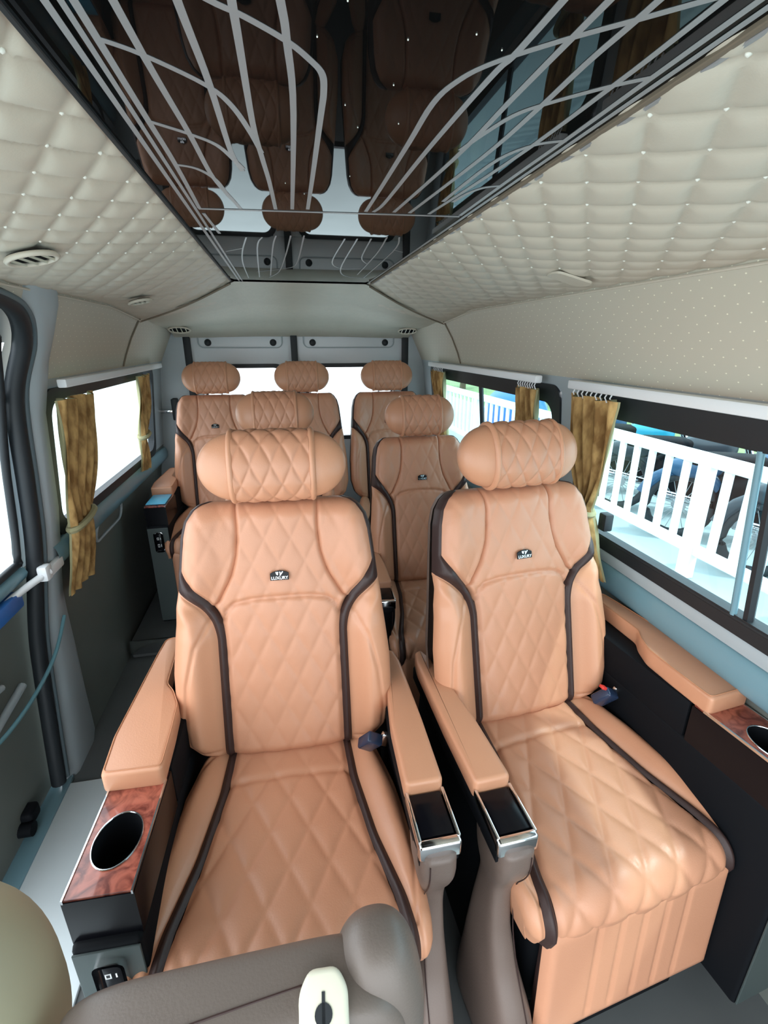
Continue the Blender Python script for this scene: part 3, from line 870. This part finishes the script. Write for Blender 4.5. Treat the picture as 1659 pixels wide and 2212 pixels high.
# ---------------------------------------------------------------- rear doors
RW = empty('wall_rear'); tag(RW, None, None, kind='structure')
YR = 3.22
def rbox(n, x0, x1, z0, z1, m, y=YR, d=.03, b=.004): return box(n, ((x0 + x1) / 2, y, (z0 + z1) / 2), (x1 - x0, d, z1 - z0), m, RW, b)
rbox('corner_post', -.86, -.575, 0, 1.60, GRY); rbox('corner_post', .80, 1.02, 0, 1.60, GRY)
rbox('roof_header', -.75, .95, 1.555, 1.74, GRY)
RD = []
for i, (x0, x1, nm) in enumerate(((-.545, .060, 'door_1'), (.082, .765, 'door_2'))):
    d = empty(nm); tag(d, None, None, kind='structure')
    def db(n, a, b, c, e, m, y=YR + .02, t=.03, bv=.004): return box(n, ((a + b) / 2, y, (c + e) / 2), (b - a, t, e - c), m, d, bv)
    db('door_top', x0, x1, 1.365, 1.60, WMET); db('door_lower', x0, x1, .05, .90, WMET)
    db('door_stile', x0, x0 + .07, .90, 1.365, WMET); db('door_stile', x1 - .07, x1, .90, 1.365, WMET)
    # pressed recess outline and plugs
    a, b = x0 + .05, x1 - .06
    pts = [(a, YR - .0, 1.60), (a, YR - .0, 1.50)] + [(a + .035 * (1 - math.cos(t)), YR, 1.50 - .03 * math.sin(t)) for t in np.linspace(0, pi / 2, 6)][1:] + [(b - .035 + .035 * math.sin(t), YR, 1.47 + .03 * (1 - math.cos(t))) for t in np.linspace(0, pi / 2, 6)] + [(b, YR, 1.60)]
    tube('pressed_edge', pts, .004, GRY, d, 6)
    for px in (a + .055, b - .055):
        bm = bmesh.new(); bmesh.ops.create_cone(bm, cap_ends=True, segments=20, radius1=.021, radius2=.017, depth=.012, matrix=Matrix.Translation((px, YR - .0, 1.500)) @ Matrix.Rotation(pi / 2, 4, 'X'))
        bm_obj('rubber_plug', bm, RUB, d)
    zz = .90; A = np.array([[(x, YR + .02, z) for x in (x0 + .05, x1 - .05)] for z in (.88, 1.38)])
    grid('pane', A, GLSR, d)
    n = 32
    R1 = rrect(x0 + .05, x1 - .05, .885, 1.375, .06); R2 = rrect(x0 + .075, x1 - .075, .91, 1.350, .05); vs = []
    for y in (YR - .0, YR + .03):
        for pts in (R1, R2): vs += [(x, y, z) for x, z in pts]
    nn = len(R1); fs = []
    for k in range(nn):
        j = (k + 1) % nn; fs += [(k, j, nn + j, nn + k), (2 * nn + j, 2 * nn + k, 3 * nn + k, 3 * nn + j), (nn + k, nn + j, 3 * nn + j, 3 * nn + k)]
    mesh('window_seal', vs, fs, RUB, d, False)
    RD.append(d)
sl_ = empty('trim_6'); tag(sl_, None, None, kind='structure')
for x in (-.558, .071, .780): box('door_seal', (x, YR - .004, .82), (.040, .03, 1.56), RUB, sl_, .005)

lt = empty('door_latch', (-.665, 3.14, 1.115)); tag(lt, 'small dark latch with pale lever on the grey post left of rear seats', 'latch')
box('latch_body', (0, .04, 0), (.035, .06, .13), RUB, lt, .008); box('latch_lever', (-.05, .03, -.01), (.10, .02, .02), CHR, lt, .006)

# ---------------------------------------------------------------- sliding door on the left
DR = empty('door_3'); tag(DR, None, None, kind='structure')
def dx(z): return wx(-1, z, -.05)
def dpatch(n, y0, y1, z0, z1, m, off=0., nz=8):
    A = np.array([[(dx(z) + off, y, z) for y in (y0, y1)] for z in np.linspace(z0, z1, nz)])
    return grid(n, A, m, DR, flip=True)
dpatch('door_skin', .9, 1.58, .0, .84, GRYD); dpatch('door_head', .9, 1.58, 1.50, 1.70, GRY)
dpatch('door_rear_stile', 1.50, 1.58, .84, 1.50, GRY)
dpatch('pane', .9, 1.52, .82, 1.52, GLS, -.01)
def dtube(n, pts, r, m, k=8): return tube(n, smooth_path([(dx(z) + o, y, z) for y, z, o in pts], 5), r, m, DR, k)
dtube('belt_rail', [(.9, .835, .012), (1.1, .835, .012), (1.5, .845, .012)], .022, LEDGE)
dtube('window_bar', [(.9, 1.37, .008), (1.2, 1.37, .008), (1.5, 1.36, .008)], .016, RUB)
dtube('window_gasket', [(.9, .875, .01), (1.44, .875, .01), (1.49, .91, .01), (1.50, 1.2, .01), (1.46, 1.47, .01), (1.38, 1.52, .01), (.9, 1.53, .01)], .011, RUB)
dtube('press_line', [(.95, .39, .01), (1.45, .48, .01)], .012, GRY); dtube('press_line', [(.95, .60, .01), (1.1, .60, .01), (1.35, .55, .01)], .010, GRY)
box('blue_strip', (dx(.80) + .03, 1.33, .79), (.035, .22, .05), BLUE, DR, .008)
box('lock_plate', (dx(.62) + .02, 1.16, .60), (.02, .12, .16), CHR, DR, .008)
box('lock_case', (dx(.52) + .03, 1.12, .50), (.03, .10, .05), RUB, DR, .008)
# opening gasket (thick double seal)
SE = empty('trim_7'); tag(SE, None, None, kind='structure')
def sx(z): return wx(-1, z, -.012)
path = [(sx(1.60), .6, 1.612), (sx(1.60), 1.15, 1.612), (sx(1.60), 1.33, 1.602), (sx(1.57), 1.44, 1.57), (sx(1.5), 1.51, 1.50), (sx(1.35), 1.53, 1.35), (sx(1.1), 1.535, 1.10), (sx(.9), 1.53, .90), (sx(.6), 1.52, .60), (sx(.3), 1.50, .30), (sx(.04), 1.48, .04)]
tube('opening_seal', smooth_path(path, 8), .023, RUB, SE, 12)
tube('seal_lip', smooth_path([(x + .016, y + .026, z) for x, y, z in path], 8), .009, DLIP, SE, 8)
# door pillar flange, pale painted, flaring at the foot
pf = []
for z, y0_, y1_ in ((1.66, 1.36, 1.62), (1.60, 1.40, 1.63), (1.53, 1.49, 1.64), (1.45, 1.54, 1.65), (1.30, 1.555, 1.66), (1.0, 1.555, 1.68), (.7, 1.55, 1.70), (.45, 1.54, 1.74), (.2, 1.51, 1.76), (.0, 1.49, 1.78)):
    pf.append([(wx(-1, z, .02), y, z) for y in np.linspace(y0_, y1_, 5)])
A = np.array(pf); A[:, 0, 0] -= .03; A[:, -1, 0] -= .02
PF = empty('trim_8'); tag(PF, None, None, kind='structure')
grid('pillar_cover', A, GRY, PF, flip=True)
# check arm (white) and hose
ca = empty('door_check_arm'); tag(ca, 'white plastic strap bracket bridging the black door seal at left', 'bracket')
box('bracket', (-.762, 1.575, .825), (.02, .10, .035), WHT, ca, .006)
tube('strap', smooth_path([(-.755, 1.53, .83), (-.80, 1.44, .81), (-.82, 1.32, .80), (-.83, 1.20, .79)], 5), .011, WHT, ca)
box('strap_clip', (-.765, 1.52, .83), (.03, .04, .05), WHT, ca, .008)
hs = tube('hose', smooth_path([(-.82, 1.05, .52), (-.80, 1.20, .50), (-.79, 1.36, .51), (-.785, 1.50, .55), (-.79, 1.62, .62)], 8), .006, HOSE)
tag(hs, 'thin pale blue hose looping across the door seal at left', 'hose')
rl = empty('door_roller', (-.90, 1.34, .02)); tag(rl, 'dark door roller bracket on the chrome track by the left sill', 'roller')
box('roller_arm', (.0, 0, .05), (.05, .06, .05), BLKM, rl, .012, 3); tube('roller_wheel', [(-.03, -.04, .03), (.03, -.04, .03)], .022, BLKM, rl, 14)

# ---------------------------------------------------------------- curtains and rails
def curtain(side, ytop0, ytop1, ztop, yk0, yk1, zk, yb0, yb1, zb, label, folds=5, amp=.014, off=.05):
    root = empty('curtain'); tag(root, label, 'curtain', 'brown and gold brocade curtains')
    nz, ny = 44, 46
    A = np.zeros((nz, ny, 3))
    for i, t in enumerate(np.linspace(0, 1, nz)):
        z = ztop + (zb - ztop) * t
        tk = (ztop - zk) / (ztop - zb)
        if t < tk: q = (t / tk); q = q ** 1.5; a0 = ytop0 + (yk0 - ytop0) * q; a1 = ytop1 + (yk1 - ytop1) * q
        else: q = (t - tk) / (1 - tk); q = q ** .6; a0 = yk0 + (yb0 - yk0) * q; a1 = yk1 + (yb1 - yk1) * q
        for j, u in enumerate(np.linspace(0, 1, ny)):
            y = a0 + (a1 - a0) * u
            f = amp * math.sin(u * folds * 2 * pi + .5 * math.sin(t * 5)) * (1 - .25 * t) + .006 * math.sin(u * 23 + t * 9)
            A[i, j] = (wx(side, max(z, .0), off) - side * f, y, z + .004 * math.sin(u * 14) * (i == 0 or i == nz - 1))
    fr = grid('curtain_fabric', A, CURT, root)
    B = A.copy(); B[..., 0] += side * .007; grid('curtain_lining', B, CURTB, root, flip=True)
    n = 20
    cy, hy = (yk0 + yk1) / 2, abs(yk1 - yk0) / 2 + .008
    tube('tie_band', [(wx(side, zk, off) + .022 * math.cos(2 * pi * k / n), cy + hy * math.sin(2 * pi * k / n), zk + .01 * math.sin(2 * pi * k / n)) for k in range(n)], .011, CURTB, root, 6, True)
    return root
curtain(1, 1.14, 1.37, 1.352, 1.245, 1.30, 1.01, 1.17, 1.30, .80, 'large gold brocade curtain gathered beside the big right window', 4)
curtain(1, 1.58, 1.74, 1.345, 1.60, 1.72, 1.05, 1.60, 1.72, .9, 'gold brocade curtain at the near end of the rear right window', 4)
curtain(1, 2.62, 2.86, 1.345, 2.66, 2.74, 1.12, 2.62, 2.76, .9, 'small gold brocade curtain at the far end of the rear right window', 4)
curtain(-1, 1.63, 1.94, 1.335, 1.64, 1.82, .93, 1.64, 1.86, .68, 'long brown brocade curtain knotted at the front of the left window', 4, off=.055)
curtain(-1, 2.56, 2.80, 1.345, 2.58, 2.66, 1.06, 2.56, 2.70, .88, 'narrow brown curtain with cream lining at the rear of the left window', 3, off=.04)
def rail(side, y0, y1, label, hooks):
    root = empty('curtain_rail'); tag(root, label, 'curtain rail', 'white curtain rails above the windows')
    box('rail', (wx(side, 1.385, .045), (y0 + y1) / 2, 1.382), (.028, y1 - y0, .026), WHT, root, .005)
    for h in hooks:
        tube('hook', [(wx(side, 1.36, .045), h, 1.372), (wx(side, 1.36, .048), h + .006, 1.358), (wx(side, 1.36, .044), h, 1.345)], .0022, WHT, root, 5)
rail(1, -.4, 1.36, 'white curtain rail above the big right window', [1.17 + .022 * i for i in range(9)])
rail(1, 1.56, 2.86, 'white curtain rail above the rear right window', [1.59 + .018 * i for i in range(8)] + [2.64 + .03 * i for i in range(6)])
rail(-1, 1.68, 2.95, 'grey white curtain rail above the left window', [])

# ---------------------------------------------------------------- seats
SG = 'tan quilted leather captain seats'
def turn_arm(seat, px, ang):
    for ch in seat.children:
        if ch.name.split('.')[0] in ('armrest', 'side_panel'):
            ch.matrix_local = Matrix.Translation((px, -.35, 0)) @ Matrix.Rotation(ang, 4, 'Z') @ Matrix.Translation((-px, .35, 0)) @ ch.matrix_local
R1 = make_seat(1, buckle=1, red=True, cshift=(.0, -.125, .06)); R1.location = (.600, 1.0, 0); R1.rotation_euler = (0, 0, math.radians(6.5))
tag(R1, 'large tan quilted captain seat nearest the camera on the window side', 'seat', SG)
turn_arm(R1, -.28, math.radians(-4.5)); L1 = make_seat(-1, buckle=1); turn_arm(L1, .28, math.radians(2)); L1.location = (-.045, 1.0, 0); L1.rotation_euler = (0, 0, math.radians(-2))
tag(L1, 'large tan quilted captain seat nearest the camera beside the sliding door', 'seat', SG)
def place(src, loc, sc, rz, label, skip=(), hs=1., cm=None):
    c = copy_tree(src, None, skip); c.location = loc; c.scale = sc; c.rotation_euler = (0, 0, rz); tag(c, label, 'seat', SG)
    if cm:
        for ch in c.children:
            if ch.name.startswith('armrest_column'):
                ch.data = ch.data.copy(); ch.data.materials[0] = cm
                
    return c
SK = ('belt_buckle',)
place(R1, (.555, 1.87, -.02), (.88, .95, 1), 0, 'tan second row seat behind the window side front seat', SK, cm=BLKM)
place(L1, (-.045, 1.84, .01), (.88, .95, 1), 0, 'tan second row seat mostly hidden behind the front seat by the door', SK + ('armrest', 'armrest_column', 'side_panel', 'console'))
L3 = place(L1, (-.395, 2.75, .09), (.90, .92, 1), 0, 'rear row brown seat in the left corner by the window', SK + ('armrest', 'armrest_column', 'side_panel', 'console'))
# its wall console
cn = build_console(L3, -1, True)
place(L1, (.097, 2.75, .09), (.90, .92, 1), 0, 'middle seat of the rear row between its two neighbours', SK + ('armrest', 'armrest_column', 'side_panel', 'console'))
place(R1, (.590, 2.75, .09), (.90, .92, 1), 0, 'rear row brown seat on the right side by the rear door', SK + ('armrest', 'armrest_column', 'side_panel', 'console'))

# ---------------------------------------------------------------- foreground front bench
FB = empty('front_bench_backrest', (-.06, .405, -.045)); tag(FB, 'grey brown leather top of the front bench backrest at bottom edge', 'seat')
def superq(name, c, r, e1, e2, m, parent, n=40):
    u = np.linspace(-pi / 2, pi / 2, n); v = np.linspace(-pi, pi, n * 2, endpoint=False)
    V_, U_ = np.meshgrid(v, u); sg = lambda a, e: np.sign(a) * np.abs(a) ** e
    x = r[0] * sg(np.cos(U_), e1) * sg(np.cos(V_), e2) + c[0]; y = r[1] * sg(np.cos(U_), e1) * sg(np.sin(V_), e2) + c[1]; z = r[2] * sg(np.sin(U_), e1) + c[2]
    return grid(name, np.stack([x, y, z], -1), m, parent, wrap_v=True)
FBL = mat('grey brown bench leather', (0.135, 0.11, 0.095, 1), .45, bump=.3, bscale=300)
superq('bench_back', (-.045, -.055, .69), (.20, .055, .175), .35, .35, FBL, FB)
superq('bench_bolster', (.125, -.035, .74), (.058, .062, .145), .75, .85, FBL, FB)
def recline_cap(x, y, z):
    c = prism('recline_cap', smooth_poly([(-.027, -.05), (.027, -.05), (.027, .008), (.016, .026), (-.016, .026), (-.027, .008)]), 0, .016, CRM, FB, .006, 3)
    c.location = (x, y, z); c.rotation_euler = (math.radians(22), 0, math.radians(-4))
    bm = bmesh.new()
    bmesh.ops.create_cone(bm, cap_ends=True, segments=20, radius1=.0095, radius2=.0095, depth=.001, matrix=Matrix.Translation((0, -.012, .0165)))
    box_bm(bm, Vector((0, -.012, .0165)), (.0035, .036, .001))
    bm_obj('keyhole', bm, RUB, c, False)
recline_cap(.058, -.074, .856); recline_cap(-.195, -.085, .845)
ct = superq('door_side_trim', (-.455, .40, .755), (.145, .13, .18), .8, .9, BEI, None, 30)
tag(ct, 'olive beige plastic side trim in the bottom left corner', 'trim')

tube('bench_seam', smooth_path([(-.20, -.088, .858), (-.12, -.075, .8645), (-.03, -.066, .8648), (.04, -.060, .8645)], 6), .0014, BRN, FB, 6)
# ---------------------------------------------------------------- outside
GZ = -.36
gr = box('ground', (3, 6, GZ - .03), (40, 44, .06), PAVE); tag(gr, 'pale sunlit concrete paving outside the van', 'pavement', kind='structure')
def fence(x, y0, y1, label):
    root = empty('railing', (0, 0, 0)); tag(root, label, 'railing')
    box('top_rail', (x, (y0 + y1) / 2, .64), (.06, y1 - y0, .10), WHT, root, .008)
    box('bottom_rail', (x, (y0 + y1) / 2, -.10), (.05, y1 - y0, .09), WHT, root, .008)
    bm = bmesh.new(); box_bm(bm, Vector((x, 0, .27)), (.028, .072, .70), .004, 1)
    first = bm_obj('picket', bm, WHT, root, True, .6); first.location.y = y0 + .1
    k = 1; y = y0 + .1
    bm = bmesh.new(); box_bm(bm, Vector((x, 0, .14)), (.08, .12, 1.0), .006, 1)
    post = bm_obj('post', bm, WHT, root, True, .6); post.location.y = y0 + .02
    while y < y1 - .2:
        y += .2
        if k % 8 == 4:
            p = post.copy(); COL.objects.link(p); p.location.y = y
        else:
            p = first.copy(); COL.objects.link(p); p.location.y = y
        p.parent = root; k += 1
    return root
fence(3.2, .6, 14.0, 'long white metal railing on the paving outside the right windows')

def motorcycle(x, y, rz, body, label):
    r = empty('motorcycle', (x, y, GZ), rz); tag(r, label, 'motorcycle', 'motorcycles parked behind the railing')
    for yy in (-.62, .62):
        t = 24
        wl = tube('wheel', [(0, yy + .27 * math.cos(2 * pi * i / t), .31 + .27 * math.sin(2 * pi * i / t)) for i in range(t)], .042, RUB, r, 8, True)
        bm = bmesh.new()
        for i in range(10):
            a = pi * i / 10; add_tube(bm, [(0, yy - .25 * math.cos(a), .31 - .25 * math.sin(a)), (0, yy + .25 * math.cos(a), .31 + .25 * math.sin(a))], .003, 4)
        bmesh.ops.create_cone(bm, cap_ends=True, segments=12, radius1=.05, radius2=.05, depth=.09, matrix=Matrix.Translation((0, yy, .31)) @ Matrix.Rotation(pi / 2, 4, 'Y'))
        bm_obj('spokes', bm, SIL, wl, False)
        fd = tube('fender', [(0, yy + .33 * math.cos(a), .31 + .33 * math.sin(a)) for a in np.linspace(.3, 2.6, 9)], .05, body, r, 8); fd.scale = (1, 1, 1)
    superq('engine', (0, 0, .40), (.16, .36, .24), .6, .6, BLKM, r, 14)
    superq('fuel_tank', (0, -.14, .72), (.13, .24, .12), .7, .8, body, r, 16)
    superq('saddle', (0, .32, .74), (.13, .36, .06), .6, .7, BLKM, r, 16)
    superq('tail_fairing', (0, .56, .66), (.10, .22, .09), .8, .8, body, r, 14)
    tube('front_fork', [(.0, -.62, .31), (.0, -.40, .92)], .035, CHR, r)
    tube('handlebar', [(-.34, -.30, 1.02), (-.2, -.36, 1.0), (0, -.40, .95), (.2, -.36, 1.0), (.34, -.30, 1.02)], .014, BLKM, r)
    superq('headlight', (0, -.50, .90), (.09, .08, .09), .9, .9, CHR, r, 12)
    tube('exhaust', [(.14, -.1, .25), (.16, .3, .27), (.17, .75, .36)], [.03, .04, .05], CHR, r)
    for sx_ in (-1, 1):
        m_ = superq('mirror', (sx_ * .27, -.34, 1.17), (.05, .015, .035), .8, .8, BLKM, r, 8); tube('mirror_stalk', [(sx_ * .22, -.34, 1.0), (sx_ * .27, -.34, 1.17)], .006, BLKM, m_, 5)
    return r
NV = mat('dark blue bike paint', (0.02, 0.07, 0.14, 1), .3); BK2 = mat('black bike paint', (0.02, 0.03, 0.04, 1), .3); TE = mat('turquoise bike paint', (0.02, 0.28, 0.40, 1), .3)
BIKES = [(1.75, NV, 'dark blue motorcycle parked farthest forward behind the railing'), (2.65, BK2, 'black motorcycle behind the railing nearest the window edge'),
 (3.55, NV, 'dark blue motorcycle third from the front behind the railing'), (4.45, BK2, 'black motorcycle between a dark blue and a turquoise one'),
 (5.35, TE, 'turquoise motorcycle behind the railing toward the trees'), (6.25, NV, 'dark blue motorcycle farthest back behind the railing')]
for yb_, mb_, lb_ in BIKES:
    mo = motorcycle(4.35, yb_, math.radians(62), mb_, lb_); mo.scale = (1.1, 1.1, 1.1)
# background fence, lawn, trees, buildings
lw = box('lawn', (10, 16, GZ - .012), (8, 26, .03), GRASS); tag(lw, 'strip of green lawn beyond the motorcycles', 'lawn')
def tree(x, y, h, rad, label):
    r = empty('tree', (x, y, GZ + .01)); tag(r, label, 'tree', 'trees beyond the lawn')
    tube('trunk', [(0, 0, 0), (.05, 0, h * .5), (0, .05, h * .8)], [.14, .10, .05], BARK, r)
    rng = np.random.default_rng(int(x * 7 + y)); n = 2600
    c = rng.normal(size=(n, 3)); c /= np.linalg.norm(c, axis=1)[:, None]; c *= (rng.random(n) ** .33)[:, None] * rad
    c[:, 2] = c[:, 2] * .8 + h
    vs = []; fs = []
    for i in range(n):
        a = Vector(rng.normal(size=3)).normalized() * .11; b = a.cross(Vector(rng.normal(size=3))).normalized() * .06; p = Vector(c[i])
        k = len(vs); vs += [p - a, p + b, p + a, p - b]; fs.append((k, k + 1, k + 2, k + 3))
    f = mesh('foliage', vs, fs, LEAF, r, False); f['kind'] = 'stuff'
tree(7.8, 9.5, 2.6, 1.5, 'leafy green tree seen at the top of the big right window')
tree(9.0, 14.0, 2.8, 1.7, 'leafy green tree seen farther back through the right windows')
tree(7.4, 20.0, 2.6, 1.7, 'distant green tree in the rear right window')
b1 = empty('building', (16.5, 9, GZ)); tag(b1, 'low white building with pink end wall beyond the motorcycles', 'building')
box('wall', (0, 0, 1.4), (3, 12, 2.8), WHT, b1); box('pink_wall', (-1.6, -4.2, 1.2), (.2, 3, 2.4), PINK, b1)
box('roof', (0, 0, 2.9), (3.6, 12.6, .18), GRY, b1)
for yy in (-2, 0, 2, 4): f_ = box('window', (-1.52, yy, 1.5), (.06, 1.0, 1.0), NAVY, b1); 
bf = empty('mesh_fence', (5.9, 0, GZ)); tag(bf, 'thin wire fence behind the motorcycles', 'fence')
for yy in np.arange(2, 12.1, 1.0): tube('post', [(0, yy, 0), (0, yy, 1.45)], .025, WHT, bf, 6)
tube('top_wire', [(0, 2, 1.42), (0, 12, 1.42)], .015, WHT, bf, 5); tube('bottom_wire', [(0, 2, .75), (0, 12, .75)], .012, WHT, bf, 5)
bm = bmesh.new()
for yy in np.arange(2, 12, .16): add_tube(bm, [(0, yy, .1), (0, yy, 1.42)], .006, 4)
w_ = bm_obj('wires', bm, GRY, bf); w_['kind'] = 'stuff'
pc = superq('covered_scooter', (4.1, 8.3, GZ + .55), (.5, .75, .55), .8, .9, BLUE, None, 20); tag(pc, 'rounded blue covered scooter beyond the rear right window', 'scooter')
